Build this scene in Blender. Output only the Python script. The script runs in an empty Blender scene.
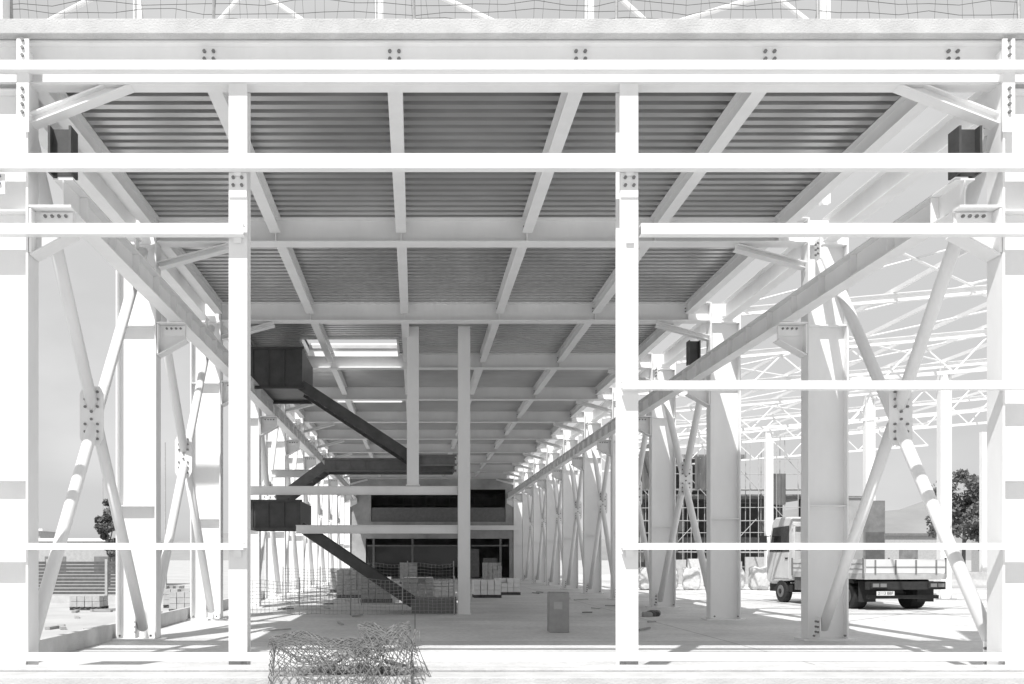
import bpy, bmesh, math, random
from mathutils import Vector, Matrix
random.seed(7)
scene = bpy.context.scene
COL = scene.collection

# ------------------------------------------------------------------ materials
def new_mat(name):
    m = bpy.data.materials.new(name); m.use_nodes = True
    nt = m.node_tree
    return m, nt, nt.nodes["Principled BSDF"]

def noisy(name, lo, hi, scale=4.0, rough=0.6, metallic=0.0, bump=0.0, bscale=40.0, detail=6.0, stretch=(1,1,1), spec=0.5):
    m, nt, p = new_mat(name)
    tc = nt.nodes.new("ShaderNodeNewGeometry")
    mp = nt.nodes.new("ShaderNodeMapping"); mp.inputs["Scale"].default_value = stretch
    n = nt.nodes.new("ShaderNodeTexNoise"); n.inputs["Scale"].default_value = scale; n.inputs["Detail"].default_value = detail
    n.inputs["Roughness"].default_value = 0.65
    r = nt.nodes.new("ShaderNodeValToRGB")
    r.color_ramp.elements[0].position = 0.3; r.color_ramp.elements[1].position = 0.7
    r.color_ramp.elements[0].color = (lo, lo, lo, 1); r.color_ramp.elements[1].color = (hi, hi, hi, 1)
    nt.links.new(tc.outputs["Position"], mp.inputs["Vector"])
    nt.links.new(mp.outputs["Vector"], n.inputs["Vector"])
    nt.links.new(n.outputs["Fac"], r.inputs["Fac"])
    nt.links.new(r.outputs["Color"], p.inputs["Base Color"])
    p.inputs["Roughness"].default_value = rough
    p.inputs["Metallic"].default_value = metallic
    p.inputs["Specular IOR Level"].default_value = spec
    if bump > 0:
        n2 = nt.nodes.new("ShaderNodeTexNoise"); n2.inputs["Scale"].default_value = bscale; n2.inputs["Detail"].default_value = 4
        b = nt.nodes.new("ShaderNodeBump"); b.inputs["Strength"].default_value = bump; b.inputs["Distance"].default_value = 0.02
        nt.links.new(mp.outputs["Vector"], n2.inputs["Vector"])
        nt.links.new(n2.outputs["Fac"], b.inputs["Height"])
        nt.links.new(b.outputs["Normal"], p.inputs["Normal"])
    return m

WHITE = noisy("white_paint", 0.80, 0.89, 1.3, 0.45, stretch=(1, 1, .35))
BOLT = noisy("bolt_steel", 0.16, 0.26, 20, 0.5, 0.2)
DECK = noisy("galvanised_deck", 0.5, 0.6, 0.7, 0.3, 0.75, stretch=(1, 1, 1), detail=2)
CONC = noisy("pale_concrete", 0.46, 0.6, 2.5, 0.9, bump=0.6)
DARK = noisy("dark_primer_steel", 0.04, 0.075, 3, 0.5)
GREY = noisy("mid_grey", 0.14, 0.22, 5, 0.7)
DGREY = noisy("dark_grey", 0.08, 0.13, 5, 0.7)
STAIRG = noisy("grey_primer_steel", 0.14, 0.2, 4, 0.6)
LGREY = noisy("light_grey", 0.36, 0.48, 5, 0.7)
WALLG = noisy("end_wall_grey", 0.3, 0.48, 0.8, 0.9)
WIRE = noisy("galvanised_wire", 0.3, 0.45, 30, 0.45, 0.3)
DWIRE = noisy("weathered_wire", 0.14, 0.3, 9, 0.6, 0.2)
BLACK = noisy("black_rubber", 0.015, 0.03, 12, 0.8)
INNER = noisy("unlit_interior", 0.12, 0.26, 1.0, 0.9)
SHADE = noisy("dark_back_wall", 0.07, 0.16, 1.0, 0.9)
NET = noisy("debris_netting", 0.07, 0.18, 0.7, 0.95, stretch=(2, 2, .5))
BARK = noisy("bark", 0.08, 0.14, 8, 0.9)
LEAF = noisy("leaf", 0.1, 0.2, 1.5, 0.8)  # leaf grey lightened, distance haze is mixed into the colour
HILL = noisy("hill", 0.22, 0.33, 0.01, 1.0)
BLOCK = noisy("concrete_block", 0.34, 0.52, 6, 0.9, bump=0.4)
CARD = noisy("cardboard", 0.3, 0.38, 4, 0.85)
BAG = noisy("woven_bag", 0.5, 0.65, 7, 0.85, bump=0.5, bscale=12)
TPAINT = noisy("truck_paint", 0.58, 0.68, 2, 0.3)
m, nt, p = new_mat("glass_dark"); p.inputs["Base Color"].default_value = (.03,.03,.03,1); p.inputs["Roughness"].default_value = .08
GLASS = m
m, nt, p = new_mat("lamp_lens"); p.inputs["Base Color"].default_value = (.18,.18,.18,1); p.inputs["Roughness"].default_value = .2
LENS = m

def floor_mat():
    m, nt, p = new_mat("power_floated_floor")
    g = nt.nodes.new("ShaderNodeNewGeometry")
    def noise(sc, det, st=(1,1,1)):
        mp = nt.nodes.new("ShaderNodeMapping"); mp.inputs["Scale"].default_value = st
        n = nt.nodes.new("ShaderNodeTexNoise"); n.inputs["Scale"].default_value = sc; n.inputs["Detail"].default_value = det
        nt.links.new(g.outputs["Position"], mp.inputs["Vector"]); nt.links.new(mp.outputs["Vector"], n.inputs["Vector"])
        return n
    a = noise(0.5, 8); b = noise(9, 4); c = noise(0.9, 3, (3, .4, 1))
    r = nt.nodes.new("ShaderNodeValToRGB")
    r.color_ramp.elements[0].position = .35; r.color_ramp.elements[0].color = (.6,)*3+(1,)
    r.color_ramp.elements[1].position = .65; r.color_ramp.elements[1].color = (.77,)*3+(1,)
    nt.links.new(a.outputs["Fac"], r.inputs["Fac"])
    r2 = nt.nodes.new("ShaderNodeValToRGB")
    r2.color_ramp.elements[0].position = .3; r2.color_ramp.elements[0].color = (.82,)*3+(1,)
    r2.color_ramp.elements[1].position = .6; r2.color_ramp.elements[1].color = (1,)*3+(1,)
    nt.links.new(b.outputs["Fac"], r2.inputs["Fac"])
    mx = nt.nodes.new("ShaderNodeMixRGB"); mx.blend_type = 'MULTIPLY'; mx.inputs[0].default_value = 1
    nt.links.new(r.outputs["Color"], mx.inputs[1]); nt.links.new(r2.outputs["Color"], mx.inputs[2])
    br = nt.nodes.new("ShaderNodeTexBrick"); br.offset = 0; br.inputs["Scale"].default_value = 1
    br.inputs["Brick Width"].default_value = 6; br.inputs["Row Height"].default_value = 6
    br.inputs["Mortar Size"].default_value = .014
    br.inputs["Color1"].default_value = (1,1,1,1); br.inputs["Color2"].default_value = (.92,.92,.92,1); br.inputs["Mortar"].default_value = (.4,.4,.4,1)
    nt.links.new(g.outputs["Position"], br.inputs["Vector"])
    mx2 = nt.nodes.new("ShaderNodeMixRGB"); mx2.blend_type = 'MULTIPLY'; mx2.inputs[0].default_value = 1
    nt.links.new(mx.outputs["Color"], mx2.inputs[1]); nt.links.new(br.outputs["Color"], mx2.inputs[2])
    nt.links.new(mx2.outputs["Color"], p.inputs["Base Color"])
    rr = nt.nodes.new("ShaderNodeMapRange"); rr.inputs[3].default_value = .45; rr.inputs[4].default_value = .8
    nt.links.new(c.outputs["Fac"], rr.inputs[0]); nt.links.new(rr.outputs[0], p.inputs["Roughness"])
    return m
FLOOR = floor_mat()
GROUND = noisy("dusty_ground", 0.38, 0.54, 0.35, 0.95, bump=0.4, bscale=6)

# ------------------------------------------------------------------ mesh builder
class B:
    def __init__(s, *mats):
        s.v = []; s.f = []; s.m = []; s.mats = list(mats) or [WHITE]
    def poly(s, pts, faces, m=0):
        o = len(s.v); s.v += [tuple(q) for q in pts]
        for f in faces: s.f.append([i+o for i in f]); s.m.append(m)
        return s
    def box(s, x0, x1, y0, y1, z0, z1, m=0):
        return s.poly([(x0,y0,z0),(x1,y0,z0),(x1,y1,z0),(x0,y1,z0),(x0,y0,z1),(x1,y0,z1),(x1,y1,z1),(x0,y1,z1)],
            [(0,3,2,1),(4,5,6,7),(0,1,5,4),(1,2,6,5),(2,3,7,6),(3,0,4,7)], m)
    def obox(s, p, q, w, h, up=(0,0,1), off=(0,0), m=0):
        p = Vector(p); q = Vector(q); a = (q-p).normalized(); sd = a.cross(Vector(up)).normalized(); u = sd.cross(a).normalized()
        pts = []
        for c in (p, q):
            for (i, j) in ((-1,-1),(1,-1),(1,1),(-1,1)):
                pts.append(c + sd*(i*w/2+off[0]) + u*(j*h/2+off[1]))
        return s.poly(pts, [(0,1,2,3),(7,6,5,4),(0,4,5,1),(1,5,6,2),(2,6,7,3),(3,7,4,0)], m)
    def ibeam(s, p, q, h, w, tf=.02, tw=.014, up=(0,0,1), m=0):
        s.obox(p, q, w, tf, up, (0, h/2-tf/2), m); s.obox(p, q, w, tf, up, (0, -h/2+tf/2), m)
        return s.obox(p, q, tw, h-2*tf, up, (0,0), m)
    def tube(s, p, q, r, n=8, m=0, r2=None):
        p = Vector(p); q = Vector(q); a = (q-p).normalized(); r2 = r if r2 is None else r2
        t = Vector((0,0,1)) if abs(a.z) < .9 else Vector((1,0,0))
        sd = a.cross(t).normalized(); u = sd.cross(a)
        pts = [p+(sd*math.cos(k*2*math.pi/n)+u*math.sin(k*2*math.pi/n))*r for k in range(n)]
        pts += [q+(sd*math.cos(k*2*math.pi/n)+u*math.sin(k*2*math.pi/n))*r2 for k in range(n)]
        fs = [(k, (k+1)%n, n+(k+1)%n, n+k) for k in range(n)]
        if n > 3: fs += [tuple(range(n-1,-1,-1)), tuple(range(n, 2*n))]
        return s.poly(pts, fs, m)
    def prism(s, prof, x0, x1, m=0):
        n = len(prof)
        pts = [(x0,a,b) for a,b in prof]+[(x1,a,b) for a,b in prof]
        return s.poly(pts, [tuple(range(n)), tuple(range(2*n-1,n-1,-1))]+[(k, n+k, n+(k+1)%n, (k+1)%n) for k in range(n)], m)
    def bolts(s, cx, cz, y, nx, nz, dx=.07, dz=.08, m=1, r=.022, d=-1):
        for i in range(nx):
            for j in range(nz):
                x = cx+(i-(nx-1)/2)*dx; z = cz+(j-(nz-1)/2)*dz
                s.tube((x, y, z), (x, y+d*.03, z), r, 6, m)
        return s
    def boltsx(s, cy, cz, x, ny, nz, dy=.07, dz=.08, m=1, r=.022, d=-1):
        for i in range(ny):
            for j in range(nz):
                y = cy+(i-(ny-1)/2)*dy; z = cz+(j-(nz-1)/2)*dz
                s.tube((x, y, z), (x+d*.03, y, z), r, 6, m)
        return s
    def obj(s, name, parent=None, loc=(0,0,0), smooth=False, bevel=0):
        me = bpy.data.meshes.new(name); me.from_pydata(s.v, [], s.f)
        for mt in s.mats: me.materials.append(mt)
        for i, pl in enumerate(me.polygons): pl.material_index = s.m[i]; pl.use_smooth = smooth
        me.update()
        o = bpy.data.objects.new(name, me); COL.objects.link(o); o.location = loc
        if parent: o.parent = parent
        if bevel:
            b = o.modifiers.new("bevel", 'BEVEL'); b.width = bevel; b.segments = 2; b.limit_method = 'ANGLE'
        return o

def tag(o, label, cat, group=None, kind=None):
    o["label"] = label; o["category"] = cat
    if group: o["group"] = group
    if kind: o["kind"] = kind
    return o
def root(name, label, cat, group=None, loc=(0,0,0)):
    o = bpy.data.objects.new(name, None); o.empty_display_size = .3; COL.objects.link(o); o.location = loc
    return tag(o, label, cat, group)
def dup(o, loc=None, label=None, skip=()):
    n = o.copy(); COL.objects.link(n)
    if loc is not None: n.location = loc
    if label: n["label"] = label
    for c in [c for c in o.children]:
        if c.name.split(".")[0] in skip: continue
        k = c.copy(); COL.objects.link(k); k.parent = n
        for d in [d for d in c.children]:
            e = d.copy(); COL.objects.link(e); e.parent = k
    return n
def struct(o):
    o["kind"] = "structure"; o["label"] = o.get("label", o.name.replace("_", " ")); o["category"] = o.name.split("_")[-1]; return o

# ------------------------------------------------------------------ setting
g = struct(B(GROUND).poly([(-3000,-300,-.3),(3000,-300,-.3),(3000,4000,-.3),(-3000,4000,-.3)], [(0,1,2,3)]).obj("ground"))
g["label"] = "pale dusty building site ground stretching to horizon"
fl = struct(B(FLOOR).box(-6.1, 46, 12.02, 90, -.29, 0).obj("floor"))
fl["label"] = "pale smooth concrete floor slab with joints"
pl = struct(B(CONC).box(-14, 20, 11.0, 12.0, -.29, .2).box(-14, 20, 11.55, 12.0, .2, .235).obj("concrete_kerb", bevel=.012))
pl["label"] = "rough concrete foundation kerb under the steel front"; pl["category"] = "kerb"

BAY = 6.0; Y0 = 12.3; N = 11
LINES = [Y0+BAY*i for i in range(N)]
XL, XR = -5.4, 8.0
ZB = 7.72
ZD = 8.2
SEC = [-5.05, -2.7, -.27, 2.17, 4.65, 7.05]

# columns ------------------------------------------------------------
def column(x, y, inner):
    r = root("steel_column", "white painted steel column with bolted crane bracket", "steel column", "columns of the long hall", (x, y, 0))
    B(WHITE).ibeam((0,0,.04), (0,0,8.19), .78, .34, .028, .018, up=(1,0,0)).box(-.36,.36,-.16,-.011,2.6,2.62).box(-.36,.36,-.16,-.011,6.1,6.12).box(-.36,.36,-.16,-.011,7.66,7.68).obj("shaft", r)
    B(WHITE, BOLT).box(-.5,.5,-.26,.26,0,.038).bolts(0,.1,-.2,2,1,.6,.08).obj("base_plate", r)
    s = inner
    b = B(WHITE, BOLT)
    x0, x1 = sorted((s*.402, s*.95))
    b.box(x0, x1, -.18, .18, 6.14, 6.17)
    pts = [(s*.402,-.01,5.55),(s*.402,-.01,6.139),(s*.93,-.01,6.139),(s*.93,-.01,5.85)]
    pts += [(a,.01,c) for a,_,c in pts]
    b.poly(pts, [(0,1,2,3),(7,6,5,4),(0,4,5,1),(2,6,7,3),(1,5,6,2),(3,7,4,0)])
    b.obox((s*.402,0,5.54),(s*.95,0,5.84), .3, .02)
    xa, xb = sorted((s*.402, s*.43)); b.box(xa, xb, -.17, .17, 5.56, 6.13)
    b.box(min(s*.5,s*.92), max(s*.5,s*.92), -.035, -.012, 5.93, 6.12)
    b.bolts(s*.7, 6.07, -.035, 4, 1, .09).obj("crane_bracket", r)
    B(DARK).ibeam((s*.78,0,6.61), (s*.78,0,7.22), .3, .26, .03, .03, up=(1,0,0)).obj("restraint_stub", r)
    return r
cL = column(XL, LINES[0], 1); cR = column(XR, LINES[0], -1)
for i, y in enumerate(LINES[1:]):
    dup(cL, (XL, y, 0), skip=("restraint_stub",)); dup(cR, (XR, y, 0), skip=() if i == 1 else ("restraint_stub",))

# roof cross beams with knee braces ------------------------------------
def crossbeam(y):
    r = root("roof_cross_beam", "white steel roof beam with knee braces spanning columns", "steel beam", "cross beams of the roof", (0, y, 0))
    b = B(WHITE, BOLT).ibeam((XL+.4, 0, (ZB+ZD)/2), (XR-.4, 0, (ZB+ZD)/2), ZD-ZB, .34, .022, .014)
    for x in SEC: b.box(x-.008, x+.008, -.165, -.01, ZB+.022, ZD-.022)
    b.obj("beam", r)
    for s, xc in ((1, XL+.4), (-1, XR-.4)):
        kb = B(WHITE, BOLT).ibeam((xc, 0, ZB-.42), (xc+s*1.35, 0, ZB-.06), .12, .2, .015, .012)
        kb.obj("knee_brace", r)
    return r
cb = crossbeam(LINES[1])
for y in LINES[2:]: dup(cb, (0, y, 0))

# purlins -------------------------------------------------
sb = B(WHITE, BOLT).ibeam((0,.19,ZD-.16), (0,BAY-.19,ZD-.16), .31, .2, .016, .012)
sb.box(-.07,-.008,.012,.19,ZD-.28,ZD-.06).bolts(-.04,ZD-.17,.012,1,2,m=1)
s0 = tag(sb.obj("roof_purlin", loc=(SEC[0], LINES[0], 0)), "white steel purlin carrying the corrugated deck", "steel beam", "purlins under the roof deck")
for i, y in enumerate(LINES[:-1]):
    for x in SEC:
        if i == 0 and x == SEC[0]: continue
        dup(s0, (x, y, 0))

eb = B(WHITE, BOLT).ibeam((0,.19,7.93), (0,BAY-.19,7.93), .45, .26, .018, .012)
e0 = tag(eb.obj("eave_beam", loc=(XL, LINES[0], 0)), "white steel eave beam joining column heads", "steel beam", "eave beams along the hall")
for i, y in enumerate(LINES[:-1]):
    if i: dup(e0, (XL, y, 0))
    dup(e0, (XR, y, 0))
cr = B(WHITE, BOLT).ibeam((0,.0,6.38), (0,BAY-.005,6.38), .41, .26, .022, .012)
for k in range(5): cr.box(.007,.12,.6+k*1.2,.612+k*1.2,6.2,6.56).box(-.12,-.007,.6+k*1.2,.612+k*1.2,6.2,6.56)
c0 = tag(cr.obj("crane_girder", loc=(XL+.78, LINES[0], 0)), "white steel crane girder resting on column brackets", "steel beam", "crane girders along the hall")
for i, y in enumerate(LINES[:-1]):
    if i: dup(c0, (XL+.78, y, 0))
    dup(c0, (XR-.78, y, 0))

# X braces --------------------------------------------------------------
BL, BR = -5.22, 7.84
def xbrace():
    r = root("cross_bracing", "white tubular steel cross bracing with bolted centre plate", "cross brace", "cross bracing between columns", (BL, LINES[0], 0))
    a0 = (0,.3,.25); a1 = (0,BAY-.3,7.5); b0 = (0,BAY-.3,.25); b1 = (0,.3,7.5)
    B(WHITE).tube(a0, a1, .095, 14).obj("diagonal_tube", r, smooth=True)
    mid = Vector((0, BAY/2, 3.875))
    d = (Vector(b1)-Vector(b0)).normalized()
    B(WHITE).tube(b0, mid-d*.11, .095, 14).tube(mid+d*.11, b1, .095, 14).obj("diagonal_tube", r, smooth=True)
    b = B(WHITE, BOLT); yy = BAY/2-.16
    out = [(-.13,3.42),(.13,3.42),(.19,3.54),(.19,4.25),(.13,4.37),(-.13,4.37),(-.19,4.25),(-.19,3.54)]
    n = 8
    b.poly([(x,yy-.02,z) for x,z in out]+[(x,yy,z) for x,z in out], [tuple(range(n)), tuple(range(2*n-1,n-1,-1))]+[(k, n+k, n+(k+1)%n, (k+1)%n) for k in range(n)])
    b.bolts(0, 4.16, yy-.02, 2, 3, .2, .12, r=.022).bolts(0, 3.64, yy-.02, 2, 3, .2, .12, r=.022).bolts(0, 3.9, yy-.02, 1, 2, .1, .12, r=.022)
    b.obj("gusset_plate", r)
    for yy, zz, sy in ((.3,.25,1),(BAY-.3,.25,-1),(.3,7.5,1),(BAY-.3,7.5,-1)):
        ya, yb = sorted((yy-sy*.1, yy+sy*.14))
        B(WHITE, BOLT).box(-.115,-.1,ya,yb,zz-.18,zz+.22).boltsx((ya+yb)/2,zz+.03,-.115,2,3,.1,.1,d=-1).obj("end_plate", r)
    return r
xb = xbrace()
for x, bays in ((BL, (1, 3, 4, 5, 6, 7, 8)), (BR, (0, 2, 3, 4, 5, 6, 7, 8))):
    for i in bays: dup(xb, (x, LINES[i], 0))

# deck ---------------------------------------------------------------------
HOLES = [(28.1, 30.1, -3.4, -.55), (37.3, 39.0, -3.4, -.55)]
def spans(y):
    for h in HOLES:
        if h[0] <= y < h[1]: return [(-5.12, h[2]), (h[3], 7.12)]
    return [(-5.12, 7.12)]
PITCH = .25
DH = .11
prof = [(0,DH),(.085,DH),(.1,0),(.235,0),(.25,DH)]
def deck(y0, y1):
    r = root("roof_panel", "corrugated metal roof deck panel with concrete slab added to block light", "roof", "roof deck bays", (0,0,0))
    b = B(DECK); n = round((y1-y0)/PITCH)
    for k in range(n):
        ya = y0+k*PITCH
        for xa, xb_ in spans(ya+.125):
            for (p0, p1) in zip(prof[:-1], prof[1:]):
                b.poly([(xa,ya+p0[0],ZD+.003+p0[1]),(xb_,ya+p0[0],ZD+.003+p0[1]),(xb_,ya+p1[0],ZD+.003+p1[1]),(xa,ya+p1[0],ZD+.003+p1[1])], [(0,1,2,3)])
    b.obj("metal_deck", r)
    c = B(CONC)  # solid slab, unseen above the deck, added to keep light out
    run = None
    for k in range(n+1):
        sp = spans(y0+k*PITCH+.125) if k < n else None
        if run is None: run = (sp, k)
        elif sp != run[0]:
            for xa, xb_ in run[0]: c.box(xa, xb_, y0+run[1]*PITCH, y0+k*PITCH-.003, ZD+DH+.01, ZD+DH+.12)
            run = (sp, k)
    c.obj("light_blocking_slab", r)
deck(Y0+.25, Y0+BAY)
for y in LINES[1:-1]: deck(y, y+BAY)

# ------------------------------------------------------------------ front frame
r = root("front_beam", "deep white painted steel edge beam with bolt groups", "steel beam", None, (0,0,0))
b = B(WHITE, BOLT).ibeam((-14, Y0, 8.05), (20, Y0, 8.05), .57, .22, .03, .02)
for x in (-2.7,-.27,2.17,4.65,7.05): b.bolts(x, 8.19, Y0-.011, 2, 2, .12, .1, r=.024)
b.obj("beam", r)
for s, xc in ((1, XL+.39), (-1, XR-.39)):
    # brace cut flush to column flange and beam underside
    kb = B(WHITE)
    za, zb_, L_, t = 7.26, 7.762, 1.3, .15
    for (ya, yb, dz0, dz1) in ((Y0-.1, Y0+.1, 0, .02), (Y0-.1, Y0+.1, t-.02, t), (Y0-.012, Y0+.012, .02, t-.02)):
        sl = (zb_-za)/L_
        xt0 = L_-dz0/sl; xt1 = L_-dz1/sl
        pts = [(0,za+dz0),(xt0,zb_),(xt1,zb_),(0,za+dz1)]
        P = [(xc+s*a, ya, c) for a, c in pts]+[(xc+s*a, yb, c) for a, c in pts]
        kb.poly(P, [(0,1,2,3),(7,6,5,4),(0,4,5,1),(1,5,6,2),(2,6,7,3),(3,7,4,0)])
    kb.obj("knee_brace", r)
tag(B(CONC).box(-14, 8.25, Y0-.25, Y0+.24, 8.345, 8.54).obj("slab_edge", bevel=.01), "pale concrete slab edge lying on the front beam", "concrete slab")
for x in (-2.3, 2.78):
    r = root("facade_post", "white steel facade post with bolted plates", "steel post", "facade posts", (x, Y0-.0, 0))
    B(WHITE).ibeam((0,0,.03), (0,0,7.76), .26, .24, .018, .012, up=(0,1,0)).obj("shaft", r)
    B(WHITE, BOLT).box(-.115,.115,-.15,-.131,6.28,6.6).bolts(0,6.48,-.15,2,2,.11,.1).obj("splice_plate", r)
    B(WHITE, BOLT).box(-.2,.2,-.2,.2,0,.028).obj("base_plate", r)
def rail(x0, x1, z, h, label="white steel cladding rail bolted across the front"):
    b = B(WHITE, BOLT); yf = Y0-.30; t = .008
    b.box(x0, x1, yf, yf+t, z-h/2, z+h/2).box(x0, x1, yf+t, yf+.13, z+h/2-t, z+h/2).box(x0, x1, yf+t, yf+.13, z-h/2, z-h/2+t)
    tag(b.obj("cladding_rail"), label, "steel rail", "cladding rails on the front")
rail(-14, 20, 7.92, .12); rail(-14, 20, 6.69, .19)
rail(-14, -2.2, 5.82, .14); rail(2.9, 20, 5.82, .14)
rail(2.66, 20, 3.82, .105); rail(-14, -2.2, 1.75, .085); rail(2.66, 20, 1.75, .085)
rail(-14, 20, .33, .1)
for x in (-2.3, 2.78):
    for z in (6.69, .31, 5.82, 1.75):
        tag(B(WHITE, BOLT).box(x-.05, x+.05, Y0-.168, Y0-.152, z-.14, z+.05).obj("rail_cleat"), "small white steel cleat between rail and post", "steel bracket", "rail cleats")
for x in (XL-.2, XR+.35):
    tag(B(WHITE, BOLT).ibeam((x,Y0,8.56), (x,Y0,12.5), .5, .3, .02, .015, up=(1,0,0)).obj("upper_column"), "white steel upper column standing above the front beam", "steel column", "upper columns")
for x in (XL+.34, XR-.34):
    tag(B(WHITE, BOLT).box(x-.08, x+.08, Y0-.215, Y0-.195, 7.1, 8.3).bolts(x, 8.18, Y0-.215, 1, 3, .1, .1).bolts(x, 7.5, Y0-.215, 1, 4, .1, .1).obj("connection_plate"), "white bolted connection plate on column head", "steel plate", "connection plates")
for x in (XL-.05, XR+.1):
    tag(B(WHITE, BOLT).box(x-.16, x+.16, Y0-.215, Y0-.195, 6.3, 6.56).bolts(x, 6.48, Y0-.215, 3, 2, .09, .09).obj("connection_plate"), "white bolted connection plate below the rail", "steel plate", "connection plates")

# roof-top items ------------------------------------------------------------
def fence_net(name, label, x0, x1, y, z0, z1, group=None):
    r = root(name, label, "fence", group, (0,0,0))
    n = int((x1-x0)/2.4)
    for k in range(n+1):
        x = x0+(x1-x0)*k/n
        B(WIRE).tube((x,y,z0),(x+random.uniform(-.04,.04),y,z1), .022, 6).obj("post", r)
    w = B(GREY)
    for k in range(8):
        z = z0+.04+(z1-z0-.1)*k/7
        px = x0; pz = z
        while px < x1:
            nx = min(px+.4, x1); nz = z+random.uniform(-.05,.05)
            w.tube((px,y,pz),(nx,y,nz),.005,3); px = nx; pz = nz
    x = x0
    while x < x1:
        w.tube((x,y,z0+.03),(x+random.uniform(-.12,.12),y,z1-.03),.004,3); x += random.uniform(.1,.25)
    w.obj("wire_netting", r)
    return r
fence_net("safety_fence", "wire safety netting on posts along roof edge", -8, 8, Y0+.1, 8.545, 9.5)
for (x0,z0,x1,z1) in ((-7.5,11.9,-5.6,12.9),(-3.9,12.0,-3.1,12.9),(-3.4,12.9,-1.9,11.9),(.2,12.7,1.7,12.0),(3.6,12.9,4.6,12.0),(4.9,12.0,7.2,12.7),(7.0,12.6,7.9,11.9)):
    tag(B(WHITE).tube((x0,18.3,z0),(x1,18.3,z1),.05,8).obj("roof_diagonal"), "white steel diagonal above the roof", "steel strut", "struts above the roof")
for x in (-5.4, -.7, 3.4, 8.0):
    tag(B(WHITE).ibeam((x,18.3,8.5),(x,18.3,14.5),.16,.16,.02,.014,up=(1,0,0)).obj("upper_column"), "white steel upper column above the roof", "steel column", "upper columns")
tag(B(WHITE).ibeam((-9,18.3,12.85),(20,18.3,12.85),.22,.2,.02,.014).obj("upper_beam"), "white steel beam above the roof", "steel beam")

tag(B(CONC).box(-5.95,-5.85,12.5,66,0.004,.32).obj("low_wall"), "low concrete upstand along the column row", "low wall")

# ------------------------------------------------------------------ open hall on the side
XO = [20.5, 33.0]
def outercol(x, y):
    r = root("steel_column", "white steel column of the open unroofed hall", "steel column", "columns of the open hall", (x, y, 0))
    B(WHITE).ibeam((0,0,.04),(0,0,8.9),.42,.3,.02,.014,up=(1,0,0)).obj("shaft", r)
    B(WHITE).box(-.35,.35,-.25,.25,0,.038).obj("base_plate", r)
    return r
oc = outercol(XO[0], 30.3)
for y in LINES[3:8]:
    for x in XO:
        if x == XO[0] and y == 30.3: continue
        dup(oc, (x, y, 0))
SL = .09
def zr(x): return 8.1+SL*(x-8.4)
r0 = None
for y in LINES[2:9]:
    if r0 is None:
        r0 = tag(B(WHITE).ibeam((8.45,0,zr(8.45)-.12),(33,0,zr(33)-.12),.22,.16,.014,.01).obj("roof_rafter", loc=(0,y,0)), "slim white sloping rafter of unroofed hall", "steel beam", "rafters of the open hall")
    else: dup(r0, (0,y,0))
p0 = None
for y in LINES[2:8]:
    for k, x in enumerate([10.4,12.4,14.4,16.4,18.4,20.5,23.5,28.5,33]):
        if p0 is None:
            p0 = tag(B(WHITE).obox((0,.0,.06),(0,BAY-.01,.06),.07,.11).obj("roof_purlin", loc=(x,y,zr(x))), "slim white steel purlin of open roof", "steel beam", "purlins of the open hall")
        else: dup(p0, (x,y,zr(x)))
for x in (12.4,16.4,20.5): dup(p0, (x,LINES[1],zr(x)))
for i, y in enumerate(LINES[1:6]):
    for (xa, xb_) in ((8.5,14.4),(14.4,20.5)):
        r = root("wind_bracing", "thin white crossed roof bracing rods", "cross brace", "roof bracing of open hall", (0,y,0))
        B(WHITE).tube((xa,.1,zr(xa)-.02),(xb_,BAY-.1,zr(xb_)-.02),.03,6).obj("rod", r)
        B(WHITE).tube((xb_,.1,zr(xb_)+.05),(xa,BAY-.1,zr(xa)+.05),.03,6).obj("rod", r)
rt = None
for y in (LINES[3], LINES[5], LINES[6], LINES[8]):
    if rt is None:
        rt = root("roof_truss", "light white lattice truss spanning the open hall", "roof truss", "trusses of the open hall", (0,y,0))
        zb_ = lambda x: 6.9+.08*(x-8.5)
        B(WHITE).obox((8.5,0,zb_(8.5)),(33,0,zb_(33)),.1,.11).obj("bottom_chord", rt)
        w = B(WHITE); nn = 11; st = 24.5/nn
        for k in range(nn):
            xa = 8.5+k*st
            w.tube((xa,0,zb_(xa)),(xa+st/2,0,zr(xa+st/2)-.25),.03,6).tube((xa+st/2,0,zr(xa+st/2)-.25),(xa+st,0,zb_(xa+st)),.03,6)
        w.obj("web_members", rt)
    else: dup(rt, (0,y,0))

# ------------------------------------------------------------------ staircase
r = root("staircase", "dark primed steel switchback staircase still without treads finish", "staircase", None, (0,27.0,0))
def landing(x0,x1,y0,y1,z0,z1,name="landing",mt=DARK):
    b = B(mt).box(x0,x1,y0,y0+.02,z0,z1).box(x0,x1,y1-.02,y1,z0,z1).box(x0,x0+.02,y0+.02,y1-.02,z0,z1).box(x1-.02,x1,y0+.02,y1-.02,z0,z1)
    b.box(x0+.02,x1-.02,y0+.02,y1-.02,z0+.1,z0+.13)
    for zz in (z0, z1): b.box(x0-.05,x1+.05,y0-.06,y0-.001,zz-.03,zz+.03)
    for k in range(3): b.box(x0+.3+k*.45,x0+.34+k*.45,y0-.04,y0-.001,z0+.03,z1-.03)
    b.obj(name, r)
landing(-5.0,-3.25,0.,2.8,6.5,7.65); landing(-5.0,-3.3,0.,2.8,2.45,3.25); landing(-.1,1.15,0.,1.35,4.28,4.55,mt=STAIRG)
landing(-2.75,1.2,1.45,2.8,4.25,4.6,mt=STAIRG)
def flight(xa,za,xb_,zb,y0,y1,n=11,mt=DARK):
    b = B(mt)
    for y in (y0,y1): b.obox((xa,y,za),(xb_,y,zb),.03,.3)
    for k in range(n):
        t = (k+.5)/n; x = xa+(xb_-xa)*t; z = za+(zb-za)*t
        b.box(x-.14,x+.14,y0+.02,y1-.02,z-.01,z+.03)
    b.obj("stair_flight", r)
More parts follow.
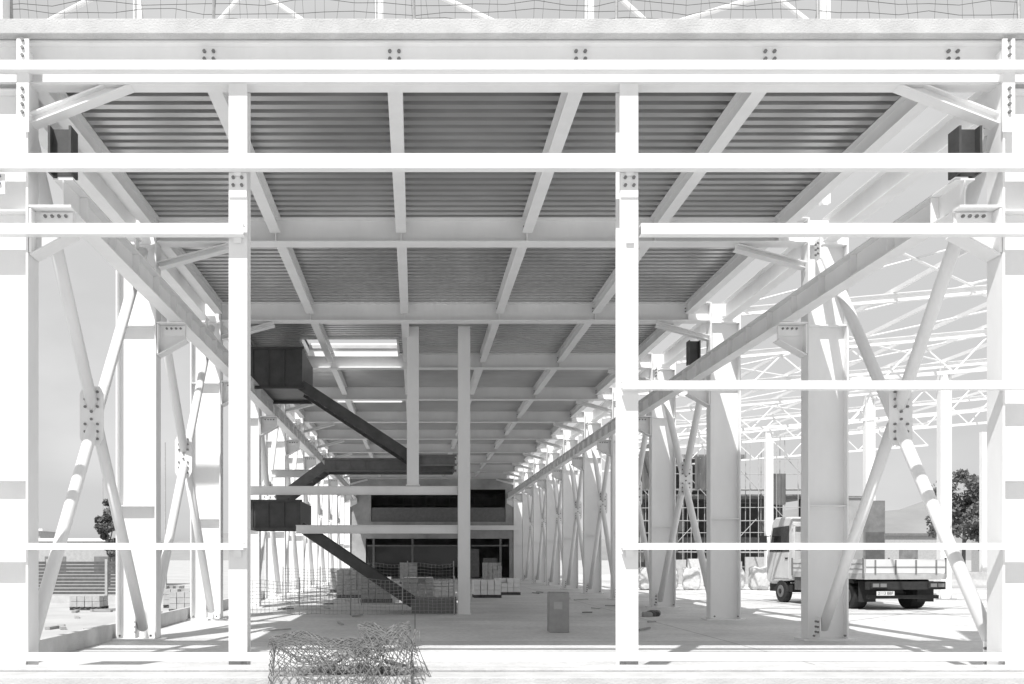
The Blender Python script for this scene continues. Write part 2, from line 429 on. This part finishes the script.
flight(-3.3,2.5,-.05,.3,.05,1.3); flight(-4.2,3.35,-2.75,4.42,1.5,2.75,6,STAIRG); flight(-3.3,6.6,-.1,4.5,.05,1.3)
B(STAIRG).box(-.1,1.2,0,1.35,.004,.42).obj("base_step", r)
for (x, z0, z1, lab) in ((-.06, 3.66, 8.19, "white steel hanger post beside the stair"), (1.4, 0, 8.19, "white steel post beside the stair landing")):
    q = root("stair_post", lab, "steel post", None, (x, 26.8, 0))
    B(WHITE).ibeam((0,0,z0+.03),(0,0,z1),.3,.34,.02,.014,up=(0,1,0)).obj("shaft", q)
    B(WHITE, BOLT).box(-.2,.2,-.2,.2,z0,z0+.028).obj("base_plate", q)
for (x0,x1,z) in ((-4.9,1.22,3.53),(-4.6,-2.9,4.3),(-3.4,1.22,2.42)):
    yy = 26.8 if z != 4.3 else 29.95
    tag(B(WHITE).ibeam((x0,yy,z),(x1,yy,z),.24,.2,.016,.012).obj("stair_beam"), "white steel beam beside the stair landing", "steel beam", "stair beams")
for h in HOLES:
    tag(B(WHITE).box(h[2]-.06,h[2],h[0],h[1],ZD-.12,ZD+.5).box(h[3],h[3]+.06,h[0],h[1],ZD-.12,ZD+.5).box(h[2],h[3],h[0]-.06,h[0],ZD-.05,ZD+.3).box(h[2],h[3],h[1],h[1]+.06,ZD-.12,ZD+.3).obj("roof_opening_frame"), "white upstand frame around the roof opening", "roof opening", "roof openings")

# ------------------------------------------------------------------ end building
ye = 72.4
r = root("end_building", "unfinished two storey block closing the hall with dark openings", "building", None, (0,ye,0))
w = B(WALLG)
w.box(-7,11,0,.3,6.9,9.0).box(-7,11,0,.3,3.1,4.4).box(-7,-3.8,0,.3,0,3.1).box(-7,-3.4,0,.3,4.4,6.9).box(7.3,11,0,.3,0,3.1).box(7.0,11,0,.3,4.4,6.9)
w.box(-7,11,8,8.3,0,9).obj("wall", r)
B(WHITE).box(-3.4,8.0,-.5,-.21,3.75,4.1).obj("balcony_beam", r)
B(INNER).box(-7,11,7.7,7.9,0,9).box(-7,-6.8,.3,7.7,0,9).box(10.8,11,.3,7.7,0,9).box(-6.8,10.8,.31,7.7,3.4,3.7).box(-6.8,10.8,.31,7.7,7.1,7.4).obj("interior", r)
for x in (-3.2,-.2,3.4,6.6): B(GREY).box(x-.08,x+.08,-.12,-.002,0,3.1).obj("window_post", r)
B(STAIRG).box(-3.39,6.99,.1,.15,4.41,5.5).obj("parapet", r)
B(GREY).box(-3.7,7.2,-.2,-.122,2.5,2.6).obj("window_rail", r)
B(GLASS).box(-3.7,3.3,.12,.14,.9,2.5).obj("glazing", r)
for x0,x1,z0,z1 in ((3.6,5.0,.1,2.3),(5.3,6.4,.1,1.6)):
    B(GREY).box(x0,x1,.6,.7,z0,z1).obj("panel", r)
w = B(GREY)
for k in range(11):
    x = -3+k*.95+random.uniform(-.25,.25); w.tube((x,2.9,3.7),(x+random.uniform(-.1,.1),2.9,6.9),.03,6)
for z in (5.9,6.5): w.tube((-3.2,2.95,z),(6.8,2.95,z+random.uniform(-.1,.1)),.025,6)
w.obj("scaffold", r)

# scaffolded open-frame building
r = root("scaffolded_building", "dark unfinished concrete frame wrapped in scaffolding and netting", "building", None, (14.5,60,0))
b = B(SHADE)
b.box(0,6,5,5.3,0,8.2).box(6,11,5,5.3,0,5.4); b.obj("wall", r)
for z in (2.8,5.6,8.2): B(GREY).box(-.2,11.2 if z < 8 else 7,1.1,7.99,z-.15,z+.15).obj("floor_slab", r)
for k in range(5):
    B(DGREY).box(.1+k*2.65,.5+k*2.65,1.3,1.7,0,2.64).box(.1+k*2.65,.5+k*2.65,1.3,1.7,2.96,5.44).obj("concrete_column", r)
s = B(LGREY)
for k in range(19):
    x = k*.62+random.uniform(-.2,.2); tp = random.choice((9.4,8.2,10.1,7.9)); s.tube((x,0,0),(x,0,tp),.025,6)
    if k % 2: s.tube((x,.9,0),(x+.05,.9,tp),.025,6)
for z in (1,2,3.2,4,4.8,6,7,8): s.tube((0,0,z),(11.04,0,z+random.uniform(-.1,.1)),.025,6)
for z in (2,4,6): s.box(0,11.04,.05,.85,z-.03,z+.02)
for k in range(0,12,2):
    s.tube((k*.92,0,0.1+(k%4)),((k+2)*.92,0,2.1+(k%4)),.025,6); s.tube(((k+2)*.92,0,4.1+(k%4)),(k*.92,0,6.1+(k%4)),.025,6)
s.obj("scaffold", r)
for (xa,xb_,za,zb) in ((.9,2.3,2,4),(3.4,4.4,6,8.1),(8.3,9.2,5,7),(0,1.0,6,9.1),(9.8,11,2,4)):
    nb = B(NET); n_ = 8
    for i in range(n_):
        xx = xa+(xb_-xa)*i/n_; x2 = xa+(xb_-xa)*(i+1)/n_
        y1 = -.06-.05*math.sin(i*1.7); y2 = -.06-.05*math.sin((i+1)*1.7)
        nb.poly([(xx,y1,za),(x2,y2,za+.05*math.sin(i)),(x2,y2,zb),(xx,y1,zb)], [(0,1,2,3)])
    nb.obj("netting", r)
for k, x in enumerate((15,16.6,18.4,20.1,21.9,23.6)):
    tag(B((LGREY,BAG,WALLG)[k%3]).box(x,x+1.5,57,57.12,.004,1.5+.4*math.sin(k*3)).obj("board_panel"), "pale sheet panel standing before scaffolding", "panel", "stacked pale panels")

# ------------------------------------------------------------------ truck
TR = math.radians(6); TS = 1.1; TX, TY = 14.98, 28.6
r = root("flatbed_truck", "white light flatbed truck parked with load box behind cab", "truck", None, (TX,TY,0))
hw = 1.2
B(TPAINT).prism([(4.15,.75),(5.75,.62),(5.95,.75),(5.93,1.5),(5.55,2.65),(5.3,2.8),(4.3,2.78),(4.15,2.6)], -1.08, 1.08).obj("cab", r, bevel=.05)
B(BLACK).box(-1.0,1.0,4.3,5.85,.35,.6).obj("sill", r)
for s_ in (-1,1):
    dr = B(TPAINT)
    dr.box(min(s_*1.083,s_*1.1),max(s_*1.083,s_*1.1),4.4,5.45,.8,1.62)
    do = dr.obj("door", r, bevel=.01)
    B(BLACK).box(min(s_*1.101,s_*1.12),max(s_*1.101,s_*1.12),4.45,4.6,1.42,1.47).obj("handle", do)
    x0 = s_*1.082; pr = [(4.4,1.66),(5.7,1.66),(5.45,2.46),(4.4,2.5)]
    B(GLASS).poly([(x0,a,b_) for a,b_ in pr]+[(x0+s_*.01,a,b_) for a,b_ in pr], [(0,1,2,3),(7,6,5,4),(0,4,5,1),(1,5,6,2),(2,6,7,3),(3,7,4,0)]).obj("side_window", r)
    B(BLACK).box(s_*1.34-.11,s_*1.34+.11,5.6,5.66,1.7,2.2).tube((s_*1.09,5.6,2.2),(s_*1.34,5.63,2.15),.015,6).tube((s_*1.09,5.6,1.8),(s_*1.34,5.63,1.8),.015,6).obj("mirror", r)
    B(LENS).box(s_*.8-.16,s_*.8+.16,5.94,5.97,.85,1.05).obj("headlight", r)
    B(BLACK, LENS).box(s_*.85-.24,s_*.85+.24,-.12,-.06,.62,.78).box(s_*.85-.2,s_*.85-.02,-.14,-.121,.65,.75,1).box(s_*.85+.02,s_*.85+.2,-.14,-.121,.65,.75,1).obj("tail_light", r)
    bs = B(TPAINT, GREY)
    xa, xb2 = sorted((s_*hw, s_*(hw-.03))); bs.box(xa,xb2,.04,4.0,1.03,1.42)
    for k in range(4):
        y = .05+k*1.3; xa, xb2 = sorted((s_*(hw+.001), s_*(hw+.03))); bs.box(xa,xb2,y-.03,y+.03,.9,1.46,1)
    for z in (1.14,1.28): xa, xb2 = sorted((s_*(hw+.001), s_*(hw+.012))); bs.box(xa,xb2,.1,3.9,z,z+.015,1)
    bs.obj("drop_side", r)
    xa, xb2 = sorted((s_*1.12, s_*.62)); B(BLACK).box(xa,xb2,.42,.45,.22,.8).obj("mud_flap", r)
    xa, xb2 = sorted((s_*1.16, s_*1.13)); B(DGREY).box(xa,xb2,1.75,3.9,.45,.88).obj("side_skirt", r)
B(GLASS).box(-.8,.8,4.13,4.148,1.8,2.4).obj("rear_window", r)
B(GLASS).poly([(-.9,5.93,1.6),(.9,5.93,1.6),(.85,5.60,2.5),(-.85,5.60,2.5)], [(0,1,2,3)]).obj("windscreen", r)
B(BLACK).box(-.42,-.34,-.02,4.1,.55,.78).box(.34,.42,-.02,4.1,.55,.78).box(-1.15,1.15,-.05,.08,.58,.8).box(-1.0,-.45,2.0,3.0,.4,.84).box(.45,1.0,2.0,3.0,.4,.84).box(-.9,.9,1.0,1.15,.3,.5).box(-.33,.33,.6,3.9,.45,.8).box(-1.05,1.05,.1,.18,.32,.42).obj("chassis", r)
B(LGREY).box(-hw,hw,0,4.0,.86,1.02).obj("bed_floor", r)
tg = B(TPAINT, GREY).box(-hw+.031,hw-.031,0,.03,1.03,1.42)
for x in (-.9,-.3,.3,.9): tg.box(x-.02,x+.02,-.02,-.001,1.0,1.4,1)
tg.box(-hw+.03,hw-.03,-.02,-.001,1.2,1.215,1)
tg.obj("tailgate", r)
hb = B(TPAINT, GREY)
for x in (-1.1,-.55,0,.55,1.1): hb.box(x-.03,x+.03,4.03,4.07,1.03,2.5)
hb.box(-1.15,1.15,4.02,4.08,2.5,2.58).box(-1.15,1.15,4.02,4.06,1.9,1.95)
hb.obj("headboard", r)
plate = B(TPAINT).box(-.95,-.43,-.15,-.141,.42,.54).obj("number_plate", r)
cu = bpy.data.curves.new("plate_text", 'FONT'); cu.body = "2113 BBF"; cu.size = .115; cu.align_x = 'CENTER'; cu.align_y = 'CENTER'; cu.extrude = .001
tmp = bpy.data.objects.new("tmp_text", cu); COL.objects.link(tmp)
bpy.context.view_layer.update()
tme = bpy.data.meshes.new_from_object(tmp.evaluated_get(bpy.context.evaluated_depsgraph_get())); bpy.data.objects.remove(tmp)
tme.materials.clear(); tme.materials.append(BLACK)
to = bpy.data.objects.new("plate_lettering", tme); COL.objects.link(to); to.parent = plate; to.location = (-.69,-.154,.48); to.rotation_euler = (math.pi/2,0,0)
for (x, y, wd) in ((-.97,4.95,.22),(.97,4.95,.22),(-.88,1.05,.42),(.88,1.05,.42)):
    ty = B(BLACK).tube((x-wd/2,y,.37),(x+wd/2,y,.37),.37,28).obj("wheel", r, bevel=.03)
    sg = -1 if x < 0 else 1
    B(GREY, BLACK).tube((x+sg*(wd/2+.001),y,.37),(x+sg*(wd/2+.015),y,.37),.2,20).tube((x+sg*(wd/2+.016),y,.37),(x+sg*(wd/2+.04),y,.37),.08,12,1).obj("rim", ty)
for prf, xa, xb2 in (([(.6,.74),(.7,.84),(1.45,.84),(1.55,.74)], -1.15, -.6),([(.6,.74),(.7,.84),(1.45,.84),(1.55,.74)], .6, 1.15)):
    B(BLACK).prism(prf, xa, xb2).obj("mudguard", r)
r.rotation_euler.z = TR; r.scale = (TS,TS,TS)
q = root("load_box", "tall pale upright panel box standing on truck bed", "crate", None, (TX,TY,1.02*TS))
q.rotation_euler.z = TR
B(WALLG).box(-1.05,.45,2.9,4.3,.0,2.5).obj("body", q)
fr = B(GREY)
for x in (-1.05,-.3,.4): fr.box(x,x+.05,2.84,2.868,0,2.5)
fr.box(-1.05,.45,2.84,2.868,2.51,2.56)
fr.obj("frame", q)
q = root("load_box", "narrow dark grey box with lower door on truck bed", "crate", None, (TX,TY,1.02*TS))
q.rotation_euler.z = TR
B(GREY).box(.47,1.25,3.0,4.3,.0,2.42).obj("body", q)
B(DGREY).box(.52,1.2,2.97,2.999,.05,1.35).obj("door", q)

# ------------------------------------------------------------------ wire mesh
def sheet(f, nu, nv, rad, b, jit=.0, diag=False):
    P = [[Vector(f(i/nu, j/nv))+Vector((random.uniform(-jit,jit),random.uniform(-jit,jit),random.uniform(-jit,jit))) for j in range(nv+1)] for i in range(nu+1)]
    for i in range(nu+1):
        for j in range(nv+1):
            if diag:
                if (i+j) % 2 == 0:
                    for di, dj in ((1,1),(1,-1),(-1,1),(-1,-1)):
                        if di < 0: continue
                        a, c = i+di, j+dj
                        if 0 <= a <= nu and 0 <= c <= nv: b.tube(P[i][j], P[a][c], rad, 3)
                else:
                    for dj in (1,-1):
                        a, c = i+1, j+dj
                        if 0 <= a <= nu and 0 <= c <= nv and False: b.tube(P[i][j], P[a][c], rad, 3)
                if (i+j) % 2 == 0:
                    for dj in (1,-1):
                        a, c = i-1, j+dj
                        if 0 <= a <= nu and 0 <= c <= nv: b.tube(P[i][j], P[a][c], rad, 3)
            else:
                if i < nu: b.tube(P[i][j], P[i+1][j], rad, 3)
                if j < nv: b.tube(P[i][j], P[i][j+1], rad, 3)
    return b
RAD = .005
YF = 10.9
def fold(x0, x1, y0, zt, dip, lean, ph, amp=.03):
    pf = [(0,y0,-.28),(0,y0+.01,.2),(0,y0+.03,zt-.08),(0,y0+.1,zt),(0,y0+.35,zt-dip),(0,y0+.58,zt+.02),(0,y0+.66,zt-.12),(0,y0+.66,.24)]
    def f(u,v):
        t = max(0,min(.9999,v))*(len(pf)-1); i = int(t); q = Vector(pf[i]).lerp(Vector(pf[i+1]), t-i)
        k = max(0,min(1,v*3))
        return (x0+(x1-x0)*u+lean*v+amp*math.sin(v*7+ph), q.y+amp*math.sin(u*6+ph)*1.3, q.z+k*(amp*1.4*math.sin(u*7+ph)+amp*.6*math.sin(u*15+v*5)))
    return f
b = B(DWIRE)
sheet(fold(-1.74,-.42,YF,.64,.1,.03,0), 26, 40, RAD, b, .004, True)
sheet(lambda u,v: (-1.74+.06*v+.03*math.sin(u*5), YF+.64*u, -.2+.2*u+(.82-.2*u)*v+.02*math.sin(u*9)), 12, 16, RAD, b, .006, True)
sheet(fold(-1.62,-.55,YF+.1,.5,.16,.12,2,.05), 14, 22, RAD, b, .01)
tag(b.obj("wire_mesh_heap"), "boxy folded sheet of weathered diamond wire mesh", "wire mesh", "folded wire mesh heaps")
b = B(DWIRE)
sheet(fold(-.66,-.06,YF-.04,.78,.04,.0,1,.025), 14, 40, RAD, b, .005, True)
sheet(fold(-.74,.02,YF+.08,.62,.12,-.06,4,.05), 10, 22, RAD, b, .012)
sheet(lambda u,v: (-.04+.02*math.sin(v*8)+.03*u, YF+.62*u, -.25+.25*u+(.98-.25*u)*v), 12, 18, RAD, b, .006, True)
sheet(lambda u,v: (-.02+.3*u+.03*math.sin(v*9), YF+.05+.12*u, -.26+.9*v*(1-.72*u)), 6, 18, RAD, b, .008, True)
tag(b.obj("wire_mesh_heap"), "upright bent wire mesh bundle with torn flap", "wire mesh", "folded wire mesh heaps")
b = B(DWIRE)
for k in range(8):
    x = random.uniform(-1.65,.1); z = random.uniform(.3,.72); y = random.uniform(10.95,11.5)
    pp = Vector((x,y,z)); dx = random.uniform(-1,1); dz = random.uniform(-.6,.8)
    for j in range(6):
        nn = pp+Vector((dx*.07,random.uniform(-.03,.03),dz*.07)); dz -= .25; dx += random.uniform(-.3,.3)
        nn.z = max(nn.z,.21)
        if (nn-pp).length > .005: b.tube(pp, nn, .004, 3)
        pp = nn
tag(b.obj("tangled_wire", ), "loose tangled wire ends sticking from mesh", "wire", None, "stuff")
def lump(name, label, loc, sx, sy, sz, mat, group=None, cat="rubble", sq=.8):
    bm = bmesh.new(); bmesh.ops.create_icosphere(bm, subdivisions=3, radius=1)
    for v in bm.verts:
        n = v.co.normalized()
        k = 1/max(abs(n.x),abs(n.y),abs(n.z))
        c = v.co*((1-.56*sq)+.56*sq*k*.8)
        c += n*(.07*math.sin(n.x*7+loc[0]*9)+.06*math.sin(n.y*9+loc[0]*5)+.04*math.sin(n.z*11))
        v.co = Vector((c.x*sx, c.y*sy, max(c.z, -.85)*sz))
    me = bpy.data.meshes.new(name); bm.to_mesh(me); bm.free(); me.materials.append(mat)
    o = bpy.data.objects.new(name, me); COL.objects.link(o); o.location = loc; o.rotation_euler.z = random.uniform(-.3,.3)
    return tag(o, label, cat, group)
for i in range(14):
    x = random.uniform(-1.4,-.1); y = random.uniform(11.15,11.45); s_ = random.uniform(.05,.1)
    lump("broken_concrete_lump", "small rough concrete rubble caught in mesh", (x,y,.2+s_*.6), s_,s_*.8,s_*.6, (CARD,GREY)[i%2], "rubble in the mesh")
for i,(x,z,w_) in enumerate(((-.95,.42,.3),(-.62,.5,.22),(-.35,.36,.25),(-1.1,.3,.35))):
    tag(B((LGREY,CARD,GREY,CARD)[i]).obox((x,11.25,z),(x+w_,11.32,z+.1*math.sin(i*2)),.12,.05).obj("timber_offcut"), "short board piece caught in the wire mesh", "timber", "scattered offcuts")

# ------------------------------------------------------------------ items on hall floor
r = root("cardboard_box", "upright plain grey cardboard box on concrete floor", "box", None, (3.1,20.3,0))
B(CARD).box(-.21,.21,-.2,.2,0.004,.85).obj("body", r, bevel=.008)
B(CARD).poly([(-.21,-.2,.852),(.21,-.2,.852),(.21,-.01,.87),(-.2,-.01,.872)], [(0,1,2,3)]).obj("flap", r)
B(CARD).poly([(-.21,.2,.852),(.21,.2,.852),(.2,.01,.868),(-.2,.01,.87)], [(0,1,2,3)]).obj("flap", r)
B(LGREY).box(-.12,.06,-.204,-.201,.5,.66).obj("label_sticker", r)

def pallet(x, y, label, nx=4, nz=4, mat=BLOCK):
    r = root("block_pallet", label, "pallet", "pallets of building blocks", (x,y,0 if x>-6 else -.3))
    w = B(BARK)
    for k in range(6): w.box(-.55+k*.2,-.43+k*.2,-.5,.5,.1,.12)
    for yy in (-.45,0,.36): w.box(-.55,.57,yy,yy+.1,.004,.098)
    w.obj("pallet_base", r)
    b = B(mat)
    for k in range(nz):
        for i in range(nx):
            for j in range(2):
                if k == nz-1 and random.random() < .2: continue
                dx = 1.1/nx; x0 = -.54+i*dx+random.uniform(-.006,.006)
                b.box(x0, x0+dx-.02, -.48+j*.49, -.02+j*.49, .125+k*.2, .315+k*.2)
    b.obj("stacked_blocks", r)
    return r
for x,y,n_ in ((-1.4,34,4),(.1,33,4),(1.0,36,3),(-2.6,38,5),(-3.4,44,5),(4.6,56,6),(-.4,58,6)):
    pallet(x,y,"pallet of pale grey concrete blocks on floor",4,n_)
for x,y in ((2.9,38),(4.0,41)): pallet(x,y,"pallet of pale wrapped blocks",4,3,WHITE)
for x,y,n_ in ((-13,44,4),(-10.5,40,3),(-9,36,3),(-8,33,3),(-12,34.5,2)): pallet(x,y,"pallet of pale blocks outside on ground",4,n_,LGREY)
def mesh_fence(x0,y0,x1,y1,h,label):
    r = root("mesh_fence", label, "fence", "temporary mesh fences", (0,0,0))
    n = max(2,int(math.hypot(x1-x0,y1-y0)/.12)); b = B(WIRE)
    sheet(lambda u,v: (x0+(x1-x0)*u, y0+(y1-y0)*u+.05*math.sin(u*20), .04+(h-.04)*v+.03*math.sin(u*13)*v), n, int(h/.1), .006, b, .008); b.obj("wire_mesh", r)
    for t in (0,.5,1): B(WIRE).tube((x0+(x1-x0)*t,y0+(y1-y0)*t+.08,0),(x0+(x1-x0)*t,y0+(y1-y0)*t+.08,h+.1),.02,6).obj("post", r)
mesh_fence(-4.7,26.4,-1.8,26.1,.95,"temporary wire mesh fence on hall floor")
mesh_fence(-1.8,26.1,1.1,26.2,1.0,"temporary wire mesh fence before block pallets")
mesh_fence(-4.8,34,-2.0,33,1.2,"temporary wire mesh fence by column row")
mesh_fence(-1.8,31.5,1.3,31.5,1.4,"wire mesh barrier beside block pallets")
for i in range(22):
    x = random.choice((random.uniform(4.8,7.0), random.uniform(-4.5,-1.5))); y = random.uniform(20,44); a = random.uniform(0,3.1); L = random.uniform(.2,.9)
    tag(B(random.choice((LGREY, CARD, GREY))).obox((x,y,.03),(x+L*math.cos(a),y+L*math.sin(a),.035),.06,.03).obj("timber_offcut"), "loose timber offcut lying on floor", "timber", "scattered offcuts")
for (x,y) in ((6.4,25.6),(6.75,26.2),(6.1,26.6)):
    for k in range(3):
        lump("debris_heap", "small dark debris heap near column", (x+random.uniform(-.2,.2),y+random.uniform(-.2,.2),.06), .16,.12,.09, (DGREY,CARD,DARK)[k], "debris heaps", "debris")

for i in range(9):
    lump("bulk_bag", "full white woven bulk bag standing upright on ground", (11.6+i*1.12,47+.1*math.sin(i*2),.56), .52,.5,.66+.04*math.sin(i*3), BAG, "bulk bags", "bag", sq=1.25)
for i in range(7):
    x = 22+i*2.1; y = 50
    o = B(LGREY).prism([(-.3,0.004),(.3,0.004),(.3,.15),(.1,.45),(.08,.85),(-.08,.85),(-.1,.45),(-.3,.15)], -1, 1).obj("concrete_barrier", loc=(x,y,0), bevel=.015)
    tag(o, "white concrete road barrier section", "barrier", "row of concrete barriers")
for k,(x,y,L,h) in enumerate(((48,110,30,4.5),(88,120,24,6))):
    r = root("low_shed", "pale distant low industrial shed", "shed", "low sheds beyond the site", (x,y,-.3))
    B(LGREY).box(-L/2,L/2,0,8,0,h).obj("wall", r)
    B(GREY).box(-L/2-.3,L/2+.3,-.3,8.3,h+.001,h+.3).obj("roof", r)
    for q_ in range(5): B(INNER).box(-L/2+2+q_*L/5.5,-L/2+4.2+q_*L/5.5,-.03,-.002,.3,3.0).obj("door", r)

# ------------------------------------------------------------------ left outside
def slat_fence(x, y, label):
    r = root("slatted_fence", label, "fence", "slatted fence panels", (x,y,-.3))
    s = B(DGREY)
    for k in range(10): s.box(-1.2,1.2,-.02,.02,.38+k*.14,.49+k*.14)
    s.obj("slats", r)
    for xx in (-1.23,1.21): B(LGREY).box(xx-.04,xx+.04,-.05,.05,.3,1.85).obj("post", r)
    B(CONC).box(-1.28,1.28,-.15,.15,.0,.34).obj("concrete_footing", r)
for k in range(8): slat_fence(-11.6-k*2.55, 39+.25*k, "dark grey horizontal slatted fence panel on concrete footing")
for k, (x,y,L,h) in enumerate(((-25,62,14,3.0),(-42,80,20,4.2))):
    r = root("low_shed", "pale low site shed with flat roof", "shed", "low sheds beyond the fence", (x,y,-.3))
    B(LGREY).box(-L/2,L/2,0,6,0,h).obj("wall", r)
    B(WHITE).box(-L/2-.3,L/2+.3,-.3,6.3,h+.001,h+.2).obj("roof", r)
    for q_ in range(4): B(INNER).box(-L/2+1+q_*L/4.3,-L/2+2.4+q_*L/4.3,-.03,-.002,.9,2.0).obj("window", r)
for x,y in ((-9,52),(-16,60),(-30,90)):
    tag(B(LGREY).tube((x,y,-.3),(x,y,9 if y<70 else 12),.06,8,0,.04).obj("lamp_pole"), "thin grey pole standing outside", "pole", "thin poles")
for i in range(22):
    x = random.uniform(-12,-6.6); y = random.uniform(20,36)
    tag(B(random.choice((LGREY, CARD, GREY))).obox((x,y,-.26),(x+random.uniform(-.8,.8),y+random.uniform(.2,.9),-.25),.14,.07).obj("timber_offcut"), "loose timber offcut lying on dusty ground", "timber", "scattered offcuts")

# ------------------------------------------------------------------ trees
def tree(x, y, h, w, label, seed):
    rnd = random.Random(seed)
    r = root("tree", label, "tree", "trees beyond the site", (x,y,-.3))
    t = B(BARK).tube((0,0,0),(0.1,0,h*.45),.16*h/8,8,0,.1*h/8)
    cl = []
    for k in range(7):
        a = k*2.4; L = w*.35*rnd.uniform(.6,1.1); z0 = h*(.3+.05*k)
        e = (L*math.cos(a), L*math.sin(a), z0+h*rnd.uniform(.12,.3)); t.tube((.07,0,z0-.1),e,.05*h/8,6,0,.02)
        cl.append(e)
    t.obj("trunk", r)
    for k in range(18):
        a = rnd.uniform(0,6.28); q = rnd.random()**.5*w*.42; cl.append((q*math.cos(a), q*math.sin(a), h*rnd.uniform(.3,.93)*(1-.12*q/w)))
    c = B(LEAF)
    for e in cl:
        R = w*rnd.uniform(.12,.22)
        for _ in range(200):
            d = Vector((rnd.gauss(0,1),rnd.gauss(0,1),rnd.gauss(0,1))).normalized()*R*rnd.random()**.4
            p_ = Vector(e)+Vector((d.x,d.y,d.z*.75)); s = .02*h*rnd.uniform(.5,1.1)
            u = Vector((rnd.gauss(0,1),rnd.gauss(0,1),rnd.gauss(0,1))).normalized(); v = u.cross(Vector((rnd.gauss(0,1),rnd.gauss(0,1),rnd.gauss(0,1)))).normalized()
            c.poly([p_-u*s-v*s*.5,p_+u*s-v*s*.5,p_+u*s*.7+v*s*.6,p_-u*s*.6+v*s*.6], [(0,1,2,3)])
    c.obj("crown", r)
tree(55,94,11,6.6,"broad grey green leafy tree beyond the site",1)
tree(60,96,10,8,"broad grey green leafy tree beyond the site",2)
tree(-19.8,60.5,6.6,1.6,"narrow dark leafy tree beside low shed",4)

hb = B(HILL)
pts = []; n = 80
for i in range(n+1):
    x = -1400+2800*i/n
    z = 10+16*math.sin(i*.35+1)+9*math.sin(i*.9)+22*max(0,math.sin((i-35)*.09))+6*math.sin(i*1.9)
    pts.append((x, max(z,4)))
V = []; F = []
for i,(x,z) in enumerate(pts): V += [(x,760,-.3),(x,900,z+8),(x,1100,z+10),(x,1300,-.3)]
for i in range(n):
    for j in range(3): F.append((i*4+j,(i+1)*4+j,(i+1)*4+j+1,i*4+j+1))
hb.poly(V,F)
h = struct(hb.obj("hill", smooth=True)); h["label"] = "pale distant hills on the horizon"

# ------------------------------------------------------------------ light
az = math.radians(25); el = math.radians(54)
d = Vector((math.sin(az)*math.cos(el), math.cos(az)*math.cos(el), -math.sin(el)))
L = bpy.data.lights.new("sun", 'SUN'); L.energy = 5.0; L.angle = math.radians(.5); L.color = (1,.995,.985)
so = bpy.data.objects.new("sun", L); COL.objects.link(so); so.rotation_euler = d.to_track_quat('-Z','Y').to_euler(); so.location = (-10,-20,40)
W = bpy.data.worlds.new("World"); scene.world = W; W.use_nodes = True; nt = W.node_tree
bg = nt.nodes["Background"]
sky = nt.nodes.new("ShaderNodeTexSky"); sky.sky_type = 'NISHITA'; sky.sun_disc = False
sky.sun_elevation = el; sky.sun_rotation = math.radians(205); sky.dust_density = 3.0; sky.air_density = 1.0
bw = nt.nodes.new("ShaderNodeRGBToBW"); nt.links.new(sky.outputs[0], bw.inputs[0])
pw = nt.nodes.new("ShaderNodeMath"); pw.operation = 'POWER'; pw.inputs[1].default_value = .4
nt.links.new(bw.outputs[0], pw.inputs[0])
sc = nt.nodes.new("ShaderNodeMath"); sc.operation = 'MULTIPLY'; sc.inputs[1].default_value = 3.6
nt.links.new(pw.outputs[0], sc.inputs[0])
cap = nt.nodes.new("ShaderNodeMath"); cap.operation = 'SMOOTH_MIN'; cap.inputs[1].default_value = 4.5; cap.inputs[2].default_value = .6
nt.links.new(sc.outputs[0], cap.inputs[0])
tc = nt.nodes.new("ShaderNodeTexCoord"); mp = nt.nodes.new("ShaderNodeMapping"); mp.inputs["Scale"].default_value = (1,1,2.2); mp.inputs["Location"].default_value = (.3,.1,.2)
ns = nt.nodes.new("ShaderNodeTexNoise"); ns.inputs["Scale"].default_value = 3.2; ns.inputs["Detail"].default_value = 9
nt.links.new(tc.outputs["Generated"], mp.inputs[0]); nt.links.new(mp.outputs[0], ns.inputs["Vector"])
mr = nt.nodes.new("ShaderNodeMapRange"); mr.inputs[1].default_value = .5; mr.inputs[2].default_value = .75; mr.inputs[3].default_value = .96; mr.inputs[4].default_value = 1.16
nt.links.new(ns.outputs["Fac"], mr.inputs[0])
mu = nt.nodes.new("ShaderNodeMath"); mu.operation = 'MULTIPLY'
nt.links.new(cap.outputs[0], mu.inputs[0]); nt.links.new(mr.outputs[0], mu.inputs[1])
nt.links.new(mu.outputs[0], bg.inputs[0]); bg.inputs[1].default_value = .15

# ------------------------------------------------------------------ camera
cd = bpy.data.cameras.new("camera"); co = bpy.data.objects.new("camera", cd); COL.objects.link(co)
co.location = (0,0,1.6); co.rotation_euler = (math.pi/2,0,0)
cd.sensor_width = 36; cd.lens = 937/1024*36; cd.shift_x = 97/1024; cd.shift_y = 216/1024
cd.clip_end = 6000; cd.clip_start = .1
scene.camera = co
scene.view_settings.view_transform = 'Standard'; scene.view_settings.look = 'None'; scene.view_settings.exposure = 0
